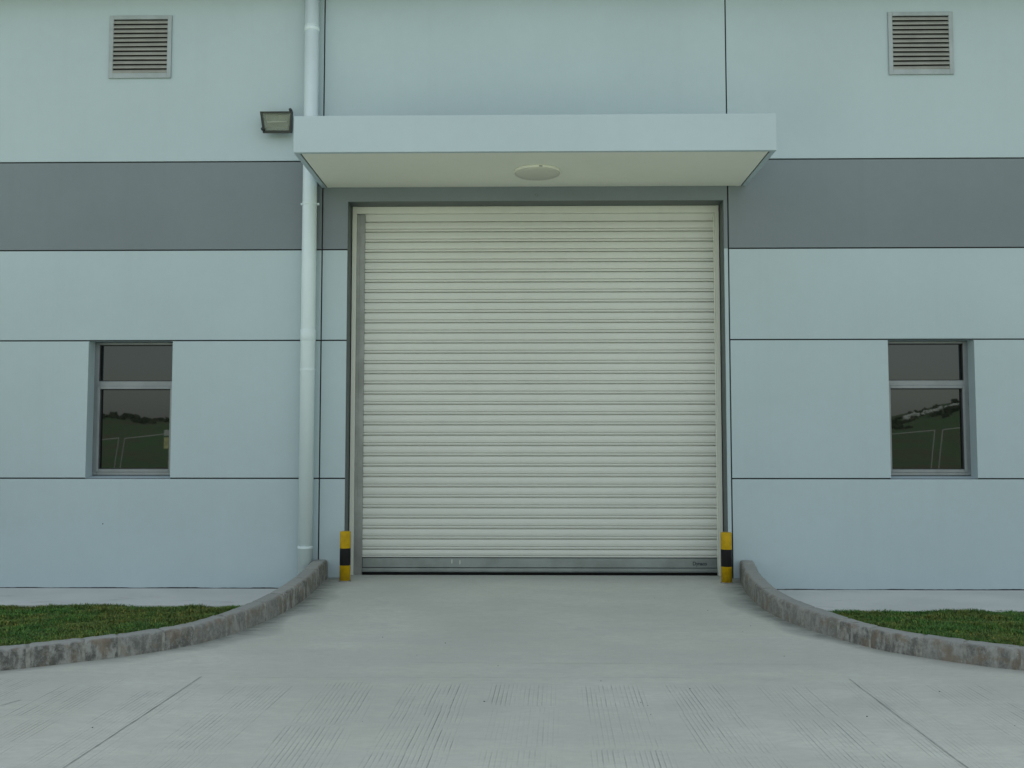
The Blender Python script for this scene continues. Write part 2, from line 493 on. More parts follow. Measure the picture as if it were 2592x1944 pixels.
ba = bm.verts.new((xa, YD + .07, prof[0][1])); bb = bm.verts.new((xb, YD + .07, prof[0][1]))
bc = bm.verts.new((xa, YD + .07, zb0)); bd = bm.verts.new((xb, YD + .07, zb0))
bm.faces.new((ba, bb, Lb[0], La[0])); bm.faces.new((ba, bc, bd, bb)); bm.faces.new((bc, La[-1], Lb[-1], bd))
bm.faces.new(La + [bc, ba]); bm.faces.new([bb, bd] + Lb[::-1])
door = obj('roller_door', bm, M['curtain'], B); door['label'] = 'closed cream slatted roller shutter'
# cream frame
bm = bmesh.new()
fo0, fo1, ft = -2.016, 2.178, 4.190
box(bm, fo0, -1.966, YD - .02, YD + .06, -.02, ft, .003); box(bm, 2.132, fo1, YD - .02, YD + .06, -.02, ft, .003)
box(bm, -1.966, 2.132, YD - .019, YD + .06, 4.108, ft - .001, .003)
obj('door_frame', bm, M['frame'], door)
bm = bmesh.new()
box(bm, -1.9655, -1.872, YD + .001, YD + .0195, -.01, 4.106, .003)
box(bm, -1.9655, -1.93, YD - .008, YD + .0005, -.01, 4.102, .003)
obj('guide_rail', bm, M['guide'], door)
bm = bmesh.new()
box(bm, 2.116, 2.1315, YD + .004, YD + .0195, -.01, 4.070, .003)
obj('guide_rail', bm, M['frame'], door)
bm = bmesh.new()
box(bm, -1.869, 2.113, YD + .004, YD + .045, .082, .188, .004)
box(bm, -1.869, 2.113, YD - .002, YD + .045, .041, .078, .003)
box(bm, -1.869, 2.113, YD - .008, YD + .045, .034, .0405, .001)
obj('bottom_rail', bm, M['rail'], door)
bm = bmesh.new(); box(bm, -1.868, 2.114, YD - .010, YD + .05, -.01, .0335, .004)
obj('rubber_seal', bm, M['rubber'], door)
bm = bmesh.new(); box(bm, fo0, fo1, YD + .0705, YD + .09, -.02, 4.25); obj('door_backing', bm, M['dark'], door)
# dark reveal lining of the door opening
bm = bmesh.new()
box(bm, DX0 - .03, DX0, .0305, YD + .1, -.05, DZ + .03); box(bm, DX1, DX1 + .03, .0305, YD + .1, -.05, DZ + .03)
box(bm, DX0, DX1, .0305, YD + .1, DZ, DZ + .03)
box(bm, DX0 - .001, DX0 + .002, -.002, .0305, -.02, DZ - .0021); box(bm, DX1 - .002, DX1 + .001, -.002, .0305, -.02, DZ - .0021)
box(bm, DX0 - .001, DX1 + .001, -.002, .0305, DZ - .002, DZ + .001)
obj('door_reveal', bm, M['reveal'], B)
# lettering on the bottom rail (dark wordmark) and the two pale scratches
cu = bpy.data.curves.new('wordmark', 'FONT'); cu.body = 'Dynaco'; cu.size = .062; cu.extrude = .0008
cu.space_character = .95; cu.offset = .0016
to = bpy.data.objects.new('wordmark', cu); COL.objects.link(to); bpy.context.view_layer.update()
dg = bpy.context.evaluated_depsgraph_get()
me = bpy.data.meshes.new_from_object(to.evaluated_get(dg)); bpy.data.objects.remove(to)
me.name = 'lettering'; me.materials.clear(); me.materials.append(M['letters'])
xs = [v.co.x for v in me.vertices]; wd = max(xs) - min(xs)
fx = .158 / wd
me.transform(Matrix.Translation((1.838, YD + .0028, .112)) @ Matrix.Rotation(math.pi / 2, 4, 'X') @ Matrix.Diagonal((fx, .92, 1, 1)))
t = bpy.data.objects.new('lettering', me); link(t, door)
for x, zz in ((-.862, .128), (-.772, .118)):
    bm = bmesh.new(); box(bm, x, x + .007, YD + .0022, YD + .0036, zz, zz + .045)
    obj('paint_scratch', bm, M['frame'], door)

# ------------------------------------------------------------------ soffit lamp (hangs on the canopy)
bm = bmesh.new()
zl = CZ0 + .006
lathe(bm, [(.245, zl - .0005), (.25, zl - .006), (.25, zl - .020), (.243, zl - .026)], .1, -.63, 48)
L_ = tag(empty('ceiling_lamp', (.1, -.63, zl)), 'round flush lamp on the underside of the canopy over the roller door', 'lamp')
obj('lamp_rim', bm, M['soffit'], L_, True)
bm = bmesh.new()
lathe(bm, [(.240, zl - .0262), (.236, zl - .034), (.21, zl - .046), (.15, zl - .055), (.07, zl - .059), (.01, zl - .060)], .1, -.63, 48)
obj('diffuser', bm, M['opal'], L_, True)
bm = bmesh.new(); box(bm, .115, .15, -.885, -.878, zl - .024, zl - .012, .001); obj('clip', bm, M['steel'], L_)

# ------------------------------------------------------------------ drainpipe
P = tag(empty('drainpipe', (-2.432, -.12, -.12)), 'white plastic drainpipe running down the wall just left of the roller door bay', 'drainpipe')
PX, PY, PR = -2.432, -.115, .080
bm = bmesh.new(); lathe(bm, [(PR, -.17), (PR, ZT - .05)], PX, PY, 40); obj('pipe', bm, M['pipe'], P, True)
for (za, zb, r) in ((2.60, 2.73, PR + .004), (6.105, 6.15, PR + .005), (6.16, 6.17, PR + .004)):
    bm = bmesh.new(); lathe(bm, [(PR + .0003, za), (r, za + .004), (r, zb - .004), (PR + .0003, zb)], PX, PY, 40); obj('coupling', bm, M['pipe'], P, True)
for zc_ in (4.135, 2.283, .345):
    bm = bmesh.new()
    lathe(bm, [(PR + .0004, zc_ - .014), (PR + .0035, zc_ - .012), (PR + .0035, zc_ + .012), (PR + .0004, zc_ + .014)], PX, PY, 40)
    if zc_ > 4: box(bm, PX + PR + .004, PX + PR + .028, PY - .012, PY + .012, zc_ - .012, zc_ + .012, .003)
    if zc_ > 4: box(bm, PX - PR - .020, PX - PR - .004, PY - .012, PY + .012, zc_ - .012, zc_ + .012, .003)
    box(bm, PX - .02, PX + .02, PY + PR + .006, -.0005, zc_ - .012, zc_ + .012)
    c = obj('pipe_clip', bm, M['pipe'], P)
    if zc_ < 4: continue
    bm = bmesh.new(); lathe(bm, [(.006, -.022), (.007, -.014), (.007, -.012)], PX + PR + .016, PY, 10, axis='Y', cz=zc_)
    obj('bolt', bm, M['steel'], c)

# ------------------------------------------------------------------ floodlight
F = tag(empty('floodlight', (-2.81, 0, 5.06)), 'black rectangular floodlight on the wall beside the top left corner of the canopy', 'floodlight')
def trap(zt, zb, wt, wb, cx=-2.808): return [(cx - wt / 2, zt), (cx + wt / 2, zt), (cx + wb / 2, zb), (cx - wb / 2, zb)]
def tilt(bm, ang=14):
    bmesh.ops.rotate(bm, verts=bm.verts[:], cent=(-2.808, -.13, 5.18), matrix=Matrix.Rotation(R(ang), 3, 'X'))
def ringframe(bm, o, i, y0, y1):
    n = 4
    A = [bm.verts.new((x, y0, z)) for x, z in o]; Bv = [bm.verts.new((x, y0, z)) for x, z in i]
    C_ = [bm.verts.new((x, y1, z)) for x, z in o]; D = [bm.verts.new((x, y1, z)) for x, z in i]
    for k in range(n):
        j = (k + 1) % n
        bm.faces.new((A[k], A[j], Bv[j], Bv[k])); bm.faces.new((C_[k], D[k], D[j], C_[j]))
        bm.faces.new((A[k], C_[k], C_[j], A[j])); bm.faces.new((Bv[k], Bv[j], D[j], D[k]))
bm = bmesh.new()
ringframe(bm, trap(5.182, 4.948, .362, .318), trap(5.165, 4.975, .322, .272), -.185, -.13)
tilt(bm); obj('front_frame', bm, M['blackm'], F)
bm = bmesh.new()
o4 = [bm.verts.new((x, -.1305, z)) for x, z in trap(5.180, 4.950, .356, .312)]
i4 = [bm.verts.new((x, -.05, z)) for x, z in trap(5.165, 5.0, .25, .22)]
bm.faces.new(i4[::-1])
for k in range(4): bm.faces.new((o4[k], o4[(k + 1) % 4], i4[(k + 1) % 4], i4[k]))
tilt(bm); obj('housing', bm, M['blackm'], F)
bm = bmesh.new()
o4 = [bm.verts.new((x, -.150, z)) for x, z in trap(5.166, 4.974, .324, .274)]
i4 = [bm.verts.new((x, -.135, z)) for x, z in trap(5.148, 5.004, .27, .23)]
bm.faces.new(i4)
for k in range(4): bm.faces.new((o4[k], i4[k], i4[(k + 1) % 4], o4[(k + 1) % 4]))
tilt(bm); obj('reflector', bm, M['reflector'], F)
bm = bmesh.new(); polyX(bm, trap(5.1655, 4.9745, .3225, .2725), -.174, -.168); tilt(bm); obj('glass', bm, M['lens'], F)
bm = bmesh.new(); lathe(bm, [(.011, -.11), (.011, .11)], -2.808, -.158, 12, axis='X', cz=5.07); tilt(bm); obj('lamp_tube', bm, M['opal'], F, True)
bm = bmesh.new()
box(bm, -2.85, -2.77, -.02, -.0005, 4.99, 5.11, .003); box(bm, -2.83, -2.79, -.075, -.02, 5.02, 5.08, .003)
obj('bracket', bm, M['blackm'], F)
for (x, z, y) in ((-2.958, 4.972, -.165), (-2.648, 5.186, -.17)):
    bm = bmesh.new(); lathe(bm, [(.016, -.022), (.018, -.012), (.018, .02)], x, y, 14, axis='Y', cz=z); obj('hinge_screw', bm, M['blackm'], F, True)

# ------------------------------------------------------------------ bollards
def bollard(x, y, label):
    o = tag(empty('bollard', (x, y, gz(y))), label, 'bollard', 'yellow and black bollards guarding the roller door')
    z0 = gz(y)
    bm = bmesh.new(); r = .058
    lathe(bm, [(r, z0 - .05), (r, .517), (r - .003, .524), (r - .010, .527), (.004, .5275)], x, y, 36)
    p = obj('post', bm, M['bollard'], o, True)
    for f in p.data.polygons:
        if abs(f.normal.z) > .9: f.use_smooth = False
    bm = bmesh.new(); lathe(bm, [(r + .012, z0 - .01), (r + .010, z0 + .003), (r + .001, z0 + .008)], x, y, 36); obj('mortar_collar', bm, M['mortar'], o, True)
bollard(-1.972, -.235, 'yellow and black banded bollard at the left side of the roller door')
bollard(2.109, -.29, 'yellow and black banded bollard at the right side of the roller door')

# ------------------------------------------------------------------ kerbs
KL = [(-2.20, -.01), (-2.19, -.41), (-2.185, -.8), (-2.20, -1.19), (-2.26, -1.65), (-2.40, -2.17), (-2.655, -2.70), (-3.03, -3.07), (-3.52, -3.36), (-3.92, -3.57), (-4.5, -3.80), (-5.3, -3.95), (-7.5, -4.0), (-11, -4.0)]
KR = [(2.30, -.01), (2.245, -.40), (2.20, -.78), (2.195, -1.40), (2.255, -1.80), (2.395, -2.19), (2.55, -2.50), (2.775, -2.85), (2.98, -3.04), (3.34, -3.29), (3.66, -3.46), (4.2, -3.70), (5.0, -3.9), (7.5, -4.0), (11, -4.0)]
def resample(P, ds=.01):
    pts = [Vector((*p, 0)) for p in P]; out = []
    ext = [2 * pts[0] - pts[1]] + pts + [2 * pts[-1] - pts[-2]]
    for i in range(1, len(ext) - 2):
        a, b, c, d = ext[i - 1:i + 3]
        n = max(4, int((c - b).length / .01))
        for k in range(n):
            t = k / n
            out.append(.5 * ((2 * b) + (c - a) * t + (2 * a - 5 * b + 4 * c - d) * t * t + (3 * b - a - 3 * c + d) * t ** 3))
    res = [out[0]]; acc = 0
    for i in range(1, len(out)):
        acc += (out[i] - out[i - 1]).length
        if acc >= ds: res.append(out[i]); acc = 0
    # smooth
    for _ in range(50):
        res = [res[0]] + [(res[i - 1] + 2 * res[i] + res[i + 1]) / 4 for i in range(1, len(res) - 1)] + [res[-1]]
    return res
kL, kR = resample(KL), resample(KR)
KW = .15
def kh(y): return .158 + .042 * max(0, min(1, (y + 2.8) / 2.6))
def kprofile():
    """(u, h01, face) : u = distance back from the road face, h = height fraction / offset"""
    p = [(0.0, 0, 1), (.001, .35, 1), (.003, .6, 1)]
    r = .034
    for k in range(6):
        a = math.pi / 2 * k / 5
        p.append((.005 + r - r * math.cos(a), ('t', -r + r * math.sin(a)), 1 - k / 6))
    p += [(.09, ('t', .001), 0), (KW - .012, ('t', 0.), 0), (KW - .002, ('t', -.006), 0), (KW, ('t', -.03), 0), (KW, 0, 0)]
    return p
KP = kprofile()
def sweep(path, side, i0, i1, inset=0, wob=.003, seed=0):
    bm = bmesh.new(); lay = None
    idx = list(range(i0, i1 + 1))
    rings = []; faces_att = []
    for q, i in enumerate(idx):
        p = path[i]; tn = (path[min(i + 1, len(path) - 1)] - path[max(i - 1, 0)]).normalized()
        nrm = Vector((tn.y, -tn.x, 0)) * side      # away from the road
        g = gz(p.y); h = kh(p.y)
        ends = min(q, len(idx) - 1 - q)
        e = .006 if (ends == 0 and not inset) else 0
        ring = []
        for u, hh, fa in KP:
            zz = g - .06 + (h + .06) * hh if not isinstance(hh, tuple) else g + h + hh[1]
            uu = u + (inset if u < KW / 2 else -inset)
            if isinstance(hh, tuple) or hh > .5: zz -= inset + e
            uu += e if u < KW / 2 else -e
            P3 = Vector((p.x, p.y, zz)) + nrm * uu
            w = noise.noise_vector(P3 * 14 + Vector((seed, 0, 0))) * wob + noise.noise_vector(P3 * 45) * wob * .4
            P3 += w
            ring.append(bm.verts.new(P3)); faces_att.append(fa)
        rings.append(ring)
    n = len(KP)
    for a in range(len(rings) - 1):
        for k in range(n - 1):
            bm.faces.new((rings[a][k], rings[a + 1][k], rings[a + 1][k + 1], rings[a][k + 1]))
    bm.faces.new(rings[0]); bm.faces.new(rings[-1][::-1])
    return bm, faces_att
def kerb(path, side, label):
    o = tag(empty('kerb', tuple(path[0])), label, 'kerb', 'curved kerbs flanking the driveway')
    i = 0; n = len(path); first = True; s = 0
    ms = []
    while i < n - 2:
        L = int(random.choice([23, 24, 25, 26, 27, 29]))
        j = min(n - 1, i + L)
        off = random.uniform(-.002, .002)
        bm, fa = sweep(path, side, i, j, 0, .004, seed=i * 3.7 + side * 50)
        for v in bm.verts: v.co.z += off
        k = obj('kerb_stone', bm, M['kerb'], o, True)
        a = k.data.attributes.new('face', 'FLOAT', 'POINT'); a.data.foreach_set('value', fa)
        i = j + 1
    bm, fa = sweep(path, side, 0, n - 1, .0035, .003, 3)
    m = obj('mortar', bm, M['mortar'], o, True)
kerb(kL, 1, 'curved stone kerb on the left of the driveway, edging the left lawn')
kerb(kR, -1, 'curved stone kerb on the right of the driveway, edging the right lawn')

# ------------------------------------------------------------------ driveway sheet (structured rows that follow the kerbs)
def xk(path, y):
    best = None
    for p in path:
        if best is None or abs(p.y - y) < abs(best.y - y): best = p
    return best.x
def drive():
    ys = list(np.arange(.30, -3.6, -.03)) + list(np.arange(-3.6, -6.6, -.04)) + [-7, -8, -10, -13, -17, -22.]
    pl = np.array([[p.x, p.y] for p in kL]); pr = np.array([[p.x, p.y] for p in kR])
    NX = 300
    V = []; A_g = []; A_l = []; A_s = []; A_c = []
    W = 24.
    for y in ys:
        if y > -3.6:
            x0 = pl[np.argmin(abs(pl[:, 1] - min(y, -.02))), 0] - .07; x1 = pr[np.argmin(abs(pr[:, 1] - min(y, -.02))), 0] + .07
            if y > 0: x0, x1 = DX0 + .001, DX1 - .001
            xs = np.linspace(x0, x1, NX)
        else:
            inner = np.linspace(-5.2, 5.2, NX - 8)
            xs = np.concatenate([[-W, -16, -10, -7], inner, [7, 10, 16, W]])
        V.append(np.stack([xs, np.full(NX, y), np.full(NX, gz(y))], 1))
    V = np.array(V)                       # rows, NX, 3
    # the rim of the wide part must not run beneath the ramp edge: fine, kerb covers it
    P = V.reshape(-1, 3)
    X, Y = P[:, 0], P[:, 1]
    strip = .60
    sid = np.floor((X + 50.13) / strip); fx = (X + 50.13) / strip - sid
    gmask = np.clip((fx - .07) / .10, 0, 1) * np.clip((.90 - fx) / .14, 0, 1)
    h = lambda a, s: np.modf(np.abs(np.sin(a * 12.9898 + s * 78.233) * 43758.5453))[0]
    start = -3.72 - .22 * h(sid, 1)
    on = np.clip((start - Y) / .10, 0, 1)
    # transverse passes: patches with random presence
    seg = np.floor((Y + 30 + .5 * h(sid, 2)) / .85)
    fy = (Y + 30 + .5 * h(sid, 2)) / .85 - seg
    pres = .30 + .75 * h(sid * 3.1 + seg * 7.7, 4)
    edge = np.clip(fy / .10, 0, 1) * np.clip((1 - fy) / .12, 0, 1)
    g = gmask * on * np.clip(pres, 0, 1) * (.35 + .65 * edge)
    # denser on one side of each strip
    g *= .45 + .75 * np.where(h(sid + seg * 2, 5) > .5, fx, 1 - fx)
    g = np.clip(g * 1.25, 0, 1); g = np.where(Y < -6.6, 0, g); g = np.where(abs(X) > 5.1, 0, g)
    line = (X + .035 * (h(sid, 6) - .5) * (Y + 4) * 2 + .05 * (h(sid * 1.7 + seg, 7) - .5)) / .0295
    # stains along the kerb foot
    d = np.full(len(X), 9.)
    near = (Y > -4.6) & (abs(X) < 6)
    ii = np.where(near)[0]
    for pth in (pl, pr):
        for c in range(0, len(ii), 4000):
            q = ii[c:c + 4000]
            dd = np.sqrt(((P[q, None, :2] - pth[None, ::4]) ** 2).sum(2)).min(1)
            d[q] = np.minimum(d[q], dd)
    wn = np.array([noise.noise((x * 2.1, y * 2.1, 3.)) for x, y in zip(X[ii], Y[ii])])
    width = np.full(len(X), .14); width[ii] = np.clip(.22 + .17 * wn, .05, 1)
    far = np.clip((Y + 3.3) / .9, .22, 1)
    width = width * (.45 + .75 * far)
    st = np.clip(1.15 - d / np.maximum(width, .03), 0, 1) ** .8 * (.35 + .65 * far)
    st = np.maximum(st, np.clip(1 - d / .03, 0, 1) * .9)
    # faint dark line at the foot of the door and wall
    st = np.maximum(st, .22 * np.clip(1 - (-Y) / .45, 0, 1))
    verts = P.tolist()
    nr = len(ys); faces = []
    for r in range(nr - 1):
        b = r * NX
        if abs(ys[r] + 3.6) < .02 and ys[r] > -3.6: pass
        faces += [(b + k, b + k + 1, b + NX + k + 1, b + NX + k) for k in range(NX - 1)]
    # where the row layout changes (ramp -> full width) rebuild that band
    me = bpy.data.meshes.new('driveway')
    rc = next(i for i, y in enumerate(ys) if y <= -3.6)
    faces = [f for f in faces if not (f[0] // NX == rc - 1)]
    verts2 = verts[:]
    # bridge: duplicate the first wide row at the y of the last narrow row
    base = len(verts2)
    for k in range(NX):
        x, y, z = verts[rc * NX + k]; verts2.append((x, ys[rc - 1], gz(ys[rc - 1]) if abs(x) < 4.1 else ROAD))
    faces += [(base + k, base + k + 1, rc * NX + k + 1, rc * NX + k) for k in range(NX - 1)]
    me.from_pydata(verts2, [], faces)
    for nm, arr in (('groove', g), ('line', line), ('stain', st), ('cut', g * 0)):
        a = me.attributes.new(nm, 'FLOAT', 'POINT')
        full = np.concatenate([arr, arr[rc * NX:(rc + 1) * NX]]).astype(np.float32)
        a.data.foreach_set('value', full)
    me.materials.append(M['concrete'])
    o = bpy.data.objects.new('driveway', me); link(o); tag(o, kind='structure')
drive()
# saw-cut joints: narrow sunken-looking dark strips laid 2 mm above the slab, slightly irregular
def cut_strip(name, pts, w=.005):
    bm = bmesh.new(); prev = None
    for i, (x, y) in enumerate(pts):
        a = Vector(pts[min(i + 1, len(pts) - 1)]) - Vector(pts[max(i - 1, 0)]); a.normalize()
        n = Vector((a.y, -a.x)) * w * (.6 + .8 * random.random()) / 2
        z = gz(y) + .003
        cur = (bm.verts.new((x - n.x, y - n.y, z)), bm.verts.new((x + n.x, y + n.y, z)))
        if prev: bm.faces.new((prev[0], prev[1], cur[1], cur[0]))
        prev = cur
    o = obj(name, bm, M['cut']); tag(o, kind='structure')
s = NT('saw_cut'); M['cut'] = s.done(s.mix(s.ramp(s.noise(8, 4, .7), .35, .65), (.22, .23, .21), (.38, .40, .36)), .9, .1)
def wobble(x0, y0, x1, y1, n=60, a=.006):
    return [(x0 + (x1 - x0) * i / n + a * noise.noise((i * .3, x0, y0)), y0 + (y1 - y0) * i / n + a * noise.noise((i * .3, 5 + x0, y0))) for i in range(n + 1)]
cut_strip('driveway_joint', wobble(-2.36, -3.72, -2.44, -7.5), .0055)
cut_strip('driveway_joint', wobble(2.29, -3.72, 2.25, -7.5), .0055)
cut_strip('driveway_joint', wobble(-3.33, -4.39, -3.40, -4.56, 10), .007)
cut_strip('driveway_joint', wobble(-.9, -3.30, 2.3, -3.31, 60, .01), .0035)
cut_strip('driveway_joint', wobble(-2.2, -3.75, 1.2, -3.70, 60, .01), .003)
# thin seam at the foot of the wall strips beside the door
for a, b in ((JL, DX0), (DX1, JR + .07)):
    cut_strip('driveway_joint', [(a + (b - a) * i / 12, -.004) for i in range(13)], .012)

# ------------------------------------------------------------------ aprons, lawns
def side_sheet(name, path, sgn, ya, yb, zf, mat, thick=0):
    ys = np.linspace(ya, yb, 40); bm = bmesh.new(); rows = []
    p = np.array([[q.x, q.y] for q in path])
    for y in ys:
        xk_ = p[np.argmin(abs(p[:, 1] - y)), 0] + sgn * .075
        if y < -3.97: xk_ = sgn * 10.9
        xs = [xk_ + (sgn * 11 - xk_) * t for t in np.linspace(0, 1, 24)]
        rows.append([bm.verts.new((x, y, zf(x, y))) for x in xs])
    for a in range(len(rows) - 1):
        for k in range(23): bm.faces.new((rows[a][k], rows[a][k + 1], rows[a + 1][k + 1], rows[a + 1][k]))
    if thick:
        f = bmesh.ops.extrude_face_region(bm, geom=bm.faces[:]); vs = [e for e in f['geom'] if isinstance(e, bmesh.types.BMVert)]
        for v in vs: v.co.z -= thick
    return tag(obj(name, bm, mat), kind='structure')
EL, ER = -1.12, -1.33
def zap(x, y): return -.12 + .012 * y * .5 + .002 * noise.noise((x, y, 0))
side_sheet('path', kL, -1, -.0025, EL, zap, M['apron'], .12)
side_sheet('path', kR, 1, -.0025, ER, zap, M['apron'], .12)
def zlawn(x, y):
    t = min(1, max(0, (-y - 1.1) / 2.6))
    return -.150 + .045 * t + .012 * noise.noise((x * 1.3, y * 1.3, 2)) * 1.
side_sheet('lawn_soil', kL, -1, EL + .004, -3.94, zlawn, M['soil'])
side_sheet('lawn_soil', kR, 1, ER + .004, -3.94, zlawn, M['soil'])

def grass(name, path, sgn, ye, label):
    p = np.array([[q.x, q.y] for q in path])
    xs = np.array([q[0] for q in p]); ysp = np.array([q[1] for q in p])
    N = 200000
    X = rng.uniform(2.2, 6.6, N) * sgn; Y = rng.uniform(-4.0, ye + .05, N)
    order = np.argsort(ysp); kx = np.interp(Y, ysp[order], xs[order])
    back = (X - kx) * sgn
    # perpendicular clearance behind the kerb
    dm = np.full(N, 9.)
    for c in range(0, N, 8000):
        dm[c:c + 8000] = np.sqrt(((np.stack([X[c:c + 8000], Y[c:c + 8000]], 1)[:, None] - p[None, ::6]) ** 2).sum(2)).min(1)
    ok = (back > 0) & (dm > KW + .0) & (Y > -4.2)
    # ragged edge along the path
    rag = np.array([.035 * noise.noise((x * 3.3, 7., 0)) + .02 * noise.noise((x * 11, 3, 0)) for x in X])
    ok &= Y < ye + .02 + rag
    thin = np.array([noise.noise((x * 2.2, y * 5, 11.)) for x, y in zip(X, Y)])
    ok &= (thin < .12) | (rng.random(N) > .6)
    X, Y, dm, rag = X[ok], Y[ok], dm[ok], rag[ok]
    n = len(X)
    Z = np.array([zlawn(x, y) for x, y in zip(X, Y)])
    cl = np.array([noise.noise((x * 4, y * 4, 5.)) for x, y in zip(X, Y)])
    H = rng.uniform(.015, .040, n) * (1 + .8 * cl) ; H *= np.clip((dm - KW) / .05 + .7, .7, 1.)
    az = rng.uniform(0, 2 * np.pi, n); lean = rng.uniform(.2, 1.25, n)
    w = rng.uniform(.0022, .0044, n)
    dx, dy = np.cos(az), np.sin(az); pxx, pyy = -dy, dx
    b = np.stack([X, Y, Z], 1)
    s1 = np.stack([pxx * w, pyy * w, 0 * w], 1)
    mid = b + np.stack([dx * H * .35 * lean, dy * H * .35 * lean, H * .6], 1)
    tip = b + np.stack([dx * H * lean, dy * H * lean, H * (1.05 - .25 * lean)], 1)
    V = np.stack([b - s1, b + s1, mid + s1 * .8, mid - s1 * .8, tip], 1).reshape(-1, 3)
    i = np.arange(n) * 5
    loops = np.stack([i, i + 1, i + 2, i + 3, i + 3, i + 2, i + 4], 1).reshape(-1)
    me = bpy.data.meshes.new(name)
    me.vertices.add(n * 5); me.vertices.foreach_set('co', V.reshape(-1).astype(np.float32))
    me.loops.add(n * 7); me.loops.foreach_set('vertex_index', loops.astype(np.int32))
    ls = np.stack([np.arange(n) * 7, np.arange(n) * 7 + 4], 1).reshape(-1); lt = np.tile([4, 3], n)
    me.polygons.add(n * 2); me.polygons.foreach_set('loop_start', ls.astype(np.int32)); me.polygons.foreach_set('loop_total', lt.astype(np.int32))
    me.update(calc_edges=True)
    br = rng.uniform(.6, 1.35, n); dry = rng.random(n) < .08
    c = np.stack([br, br, br, np.ones(n)], 1); c[dry] = np.stack([br * 2.6, br * 1.6, br * 1.7, np.ones(n)], 1)[dry]
    col = me.color_attributes.new('tint', 'FLOAT_COLOR', 'POINT')
    col.data.foreach_set('color', np.repeat(c, 5, 0).reshape(-1).astype(np.float32))
    me.materials.append(M['grass'])
    o = bpy.data.objects.new(name, me); link(o)
    tag(o, label, 'grass', kind='stuff')
grass('grass', kL, -1, EL, 'short green lawn behind the left kerb')
grass('grass', kR, 1, ER, 'short green lawn behind the right kerb')

# grit lying on the concrete
bm = bmesh.new()
for k in range(26):
    x = random.uniform(-3.3, 3.3); y = random.uniform(-5.7, -.5)
    if abs(x) > 2.0 and y > -2.6: continue
    r = random.uniform(.002, .0055)
    m = Matrix.Translation((x, y, gz(y) + r * .4)) @ Matrix.Rotation(random.random() * 6, 4, 'Z') @ Matrix.Diagonal((r * random.uniform(.8, 1.8), r, r * .6, 1))
    bmesh.ops.create_icosphere(bm, subdivisions=1, radius=1, matrix=m)
M['grit'] = plain('grit', (.07, .07, .06), .9, var=.5, scale=30)
tag(obj('grit', bm, M['grit']), 'scattered grit on the concrete driveway', 'grit', kind='stuff')

# ------------------------------------------------------------------ land behind the camera (seen mirrored in the panes)
def RG(x):
    if x > 0: return 3.9 + max(0, min(9, .27 * (x - 41.5)))
    return 4.75 + .25 * math.sin(x * .35)
bm = bmesh.new()
ysf = [30] + list(np.linspace(-21.8, -60, 20)) + list(np.linspace(-64, -140, 24)) + [-200, -320]
xsf = [-320, -200] + list(np.linspace(-110, 110, 90)) + [200, 320]
rows = []
for y in ysf:
    row = []
    for x in xsf:
        t = max(0, min(1, (-y - 45) / 60)); t = t * t * (3 - 2 * t)
        ridge = RG(x) * max(0., min(1., (y + 135) / 18)) + .35 * noise.noise((x * .11, y * .05, 4)) + .3 * noise.noise((x * .4, y * .2, 6))
        z = -.30 + t * max(1., ridge) + (.25 * noise.noise((x * .12, y * .12, 0)) if y < -26 else 0)
        if y > -22 or y > 0: z = -.30
        row.append(bm.verts.new((x, y, z)))
    rows.append(row)
for a in range(len(rows) - 1):
    for k in range(len(xsf) - 1): bm.faces.new((rows[a][k], rows[a][k + 1], rows[a + 1][k + 1], rows[a + 1][k]))
tag(obj('ground', bm, M['field'], None, True), kind='structure')
# scrub on the ridge
for side, name in ((-1, 'left'), (1, 'right')):
    bm = bmesh.new()
    for k in range(260):
        x = side * random.uniform(35, 75); y = random.uniform(-96, -116)
        r = random.uniform(.25, .6)
        z = RG(x) - .3 + random.uniform(-.5, .15)
        m = Matrix.Translation((x, y, z)) @ Matrix.Diagonal((r * random.uniform(.8, 1.6), r, r * random.uniform(.6, 1.1), 1))
        q = bmesh.ops.create_icosphere(bm, subdivisions=2, radius=1, matrix=m)
        for v in q['verts']: v.co += noise.noise_vector(v.co * 2.2) * .35
    tag(obj('hill_scrub', bm, M['bush']), 'dark scrub along the far hill ridge, seen mirrored in the %s window' % name, 'scrub', kind='stuff')

bm = bmesh.new()
for k in range(70):
    x = random.uniform(43.2, 53); r_ = random.uniform(.08, .24)
    m = Matrix.Translation((x, -103.5, RG(x) + .25 + random.uniform(-.12, .2))) @ Matrix.Diagonal((r_ * 1.6, r_, r_, 1))
    q = bmesh.ops.create_icosphere(bm, subdivisions=1, radius=1, matrix=m)
M['rubble'] = plain('pale_rubble', (.6, .6, .56), .9, .1, var=.2)
tag(obj('rubble', bm, M['rubble']), 'pale rubble along the hill crest mirrored in the right window', 'rubble', kind='stuff')
S_ = tag(empty('site_sign', (-13.56, -25.5, -.3)), 'small pale yellow site sign mirrored at the right edge of the left window', 'sign')
bm = bmesh.new(); box(bm, -13.66, -13.46, -25.53, -25.5, 1.36, 1.78, .005); obj('board', bm, plain('sign_board', (.62, .60, .30), .6, var=.2), S_)
bm = bmesh.new(); box(bm, -13.66, -13.46, -25.53, -25.5, 1.84, 2.06, .005); obj('board', bm, M['rubble'], S_)
bm = bmesh.new(); box(bm, -13.50, -13.46, -25.56, -25.531, -.3, 2.06); obj('post', bm, M['whitetube'], S_)

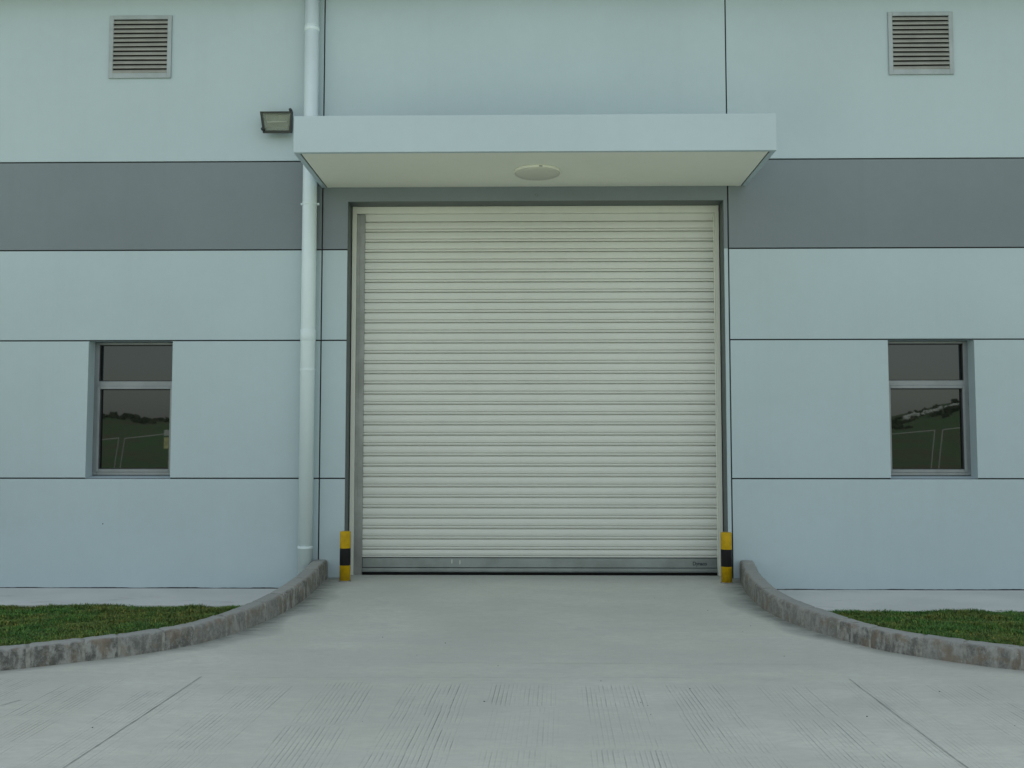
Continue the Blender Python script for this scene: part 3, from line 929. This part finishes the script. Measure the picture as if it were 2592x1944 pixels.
def tube(bm, a, b, r=.028, n=8):
    a, b = Vector(a), Vector(b); d = b - a
    m = Matrix.Translation((a + b) / 2) @ d.to_track_quat('Z', 'Y').to_matrix().to_4x4()
    bmesh.ops.create_cone(bm, cap_ends=True, segments=n, radius1=r, radius2=r, depth=d.length, matrix=m)
def fence_panel(xc, zt0, zt1, w, label, lean=-.13):
    o = tag(empty('fence_panel', (xc, -25.65, -.3)), label, 'fence panel', 'temporary fence panels behind the yard')
    for x, zt in ((xc - w / 2, zt0), (xc + w / 2, zt1)):
        bm = bmesh.new(); tube(bm, (x, -25.65, zt), (x + lean * (zt + .3), -25.65, -.3), .017); obj('post', bm, M['whitetube'], o)
    bm = bmesh.new(); tube(bm, (xc - w / 2, -25.65, zt0), (xc + w / 2, -25.65, zt1), .017); obj('rail', bm, M['whitetube'], o)
    bm = bmesh.new(); tube(bm, (xc - w / 2 - .26, -25.65, zt0 - 1.9), (xc + w / 2 - .26, -25.65, zt1 - 1.9), .02); obj('rail', bm, M['whitetube'], o)
fence_panel(-16.52, 1.52, 1.76, 2.2, 'galvanised fence panel mirrored at the left edge of the left window')
fence_panel(-14.10, 1.74, 1.98, 2.2, 'galvanised fence panel mirrored in the middle of the left window')
fence_panel(-11.65, 2.00, 2.2, 2.2, 'galvanised fence panel mirrored nearest the downpipe side of the left window')
fence_panel(14.03, 1.85, 2.04, 2.2, 'galvanised fence panel mirrored in the left half of the right window')
fence_panel(16.52, 2.06, 2.3, 2.2, 'galvanised fence panel mirrored in the right half of the right window')

# ------------------------------------------------------------------ light
SUN_EL, SUN_AZ = 43., -14.            # behind the building, a little to the left
w = bpy.data.worlds.new('World'); sc.world = w; w.use_nodes = True
nt = w.node_tree; nt.nodes.clear()
sky = nt.nodes.new('ShaderNodeTexSky'); sky.sky_type = 'NISHITA'; sky.sun_disc = False
sky.sun_elevation = R(SUN_EL); sky.sun_rotation = R(SUN_AZ)
sky.air_density = 1.6; sky.dust_density = 1.5; sky.ozone_density = 1.0; sky.altitude = 50
hs = nt.nodes.new('ShaderNodeHueSaturation'); hs.inputs['Saturation'].default_value = .40
bg = nt.nodes.new('ShaderNodeBackground'); bg.inputs[1].default_value = .115
out = nt.nodes.new('ShaderNodeOutputWorld')
nt.links.new(sky.outputs[0], hs.inputs['Color']); nt.links.new(hs.outputs[0], bg.inputs[0]); nt.links.new(bg.outputs[0], out.inputs[0])
sd = bpy.data.lights.new('sun', 'SUN'); sd.energy = 4.1; sd.angle = R(.5); sd.color = (1, .95, .86)
so = bpy.data.objects.new('sun', sd); link(so)
dv = Vector((math.sin(R(SUN_AZ)) * math.cos(R(SUN_EL)), math.cos(R(SUN_AZ)) * math.cos(R(SUN_EL)), math.sin(R(SUN_EL))))
so.rotation_euler = dv.to_track_quat('Z', 'Y').to_euler(); so.location = (0, 0, 20)

# ------------------------------------------------------------------ camera
cd = bpy.data.cameras.new('camera'); cam = bpy.data.objects.new('camera', cd); link(cam)
cd.sensor_fit = 'HORIZONTAL'; cd.sensor_width = 36; cd.lens = 36 * 2496 / 2592
cd.clip_start = .1; cd.clip_end = 1500
cam.location = (0, -10.92, 1.44)
cam.rotation_euler = (R(90 + 3.622), 0, R(.9392))
sc.camera = cam
sc.render.engine = 'CYCLES'
sc.view_settings.view_transform = 'Standard'; sc.view_settings.look = 'None'
sc.view_settings.exposure = .97; sc.view_settings.gamma = 1
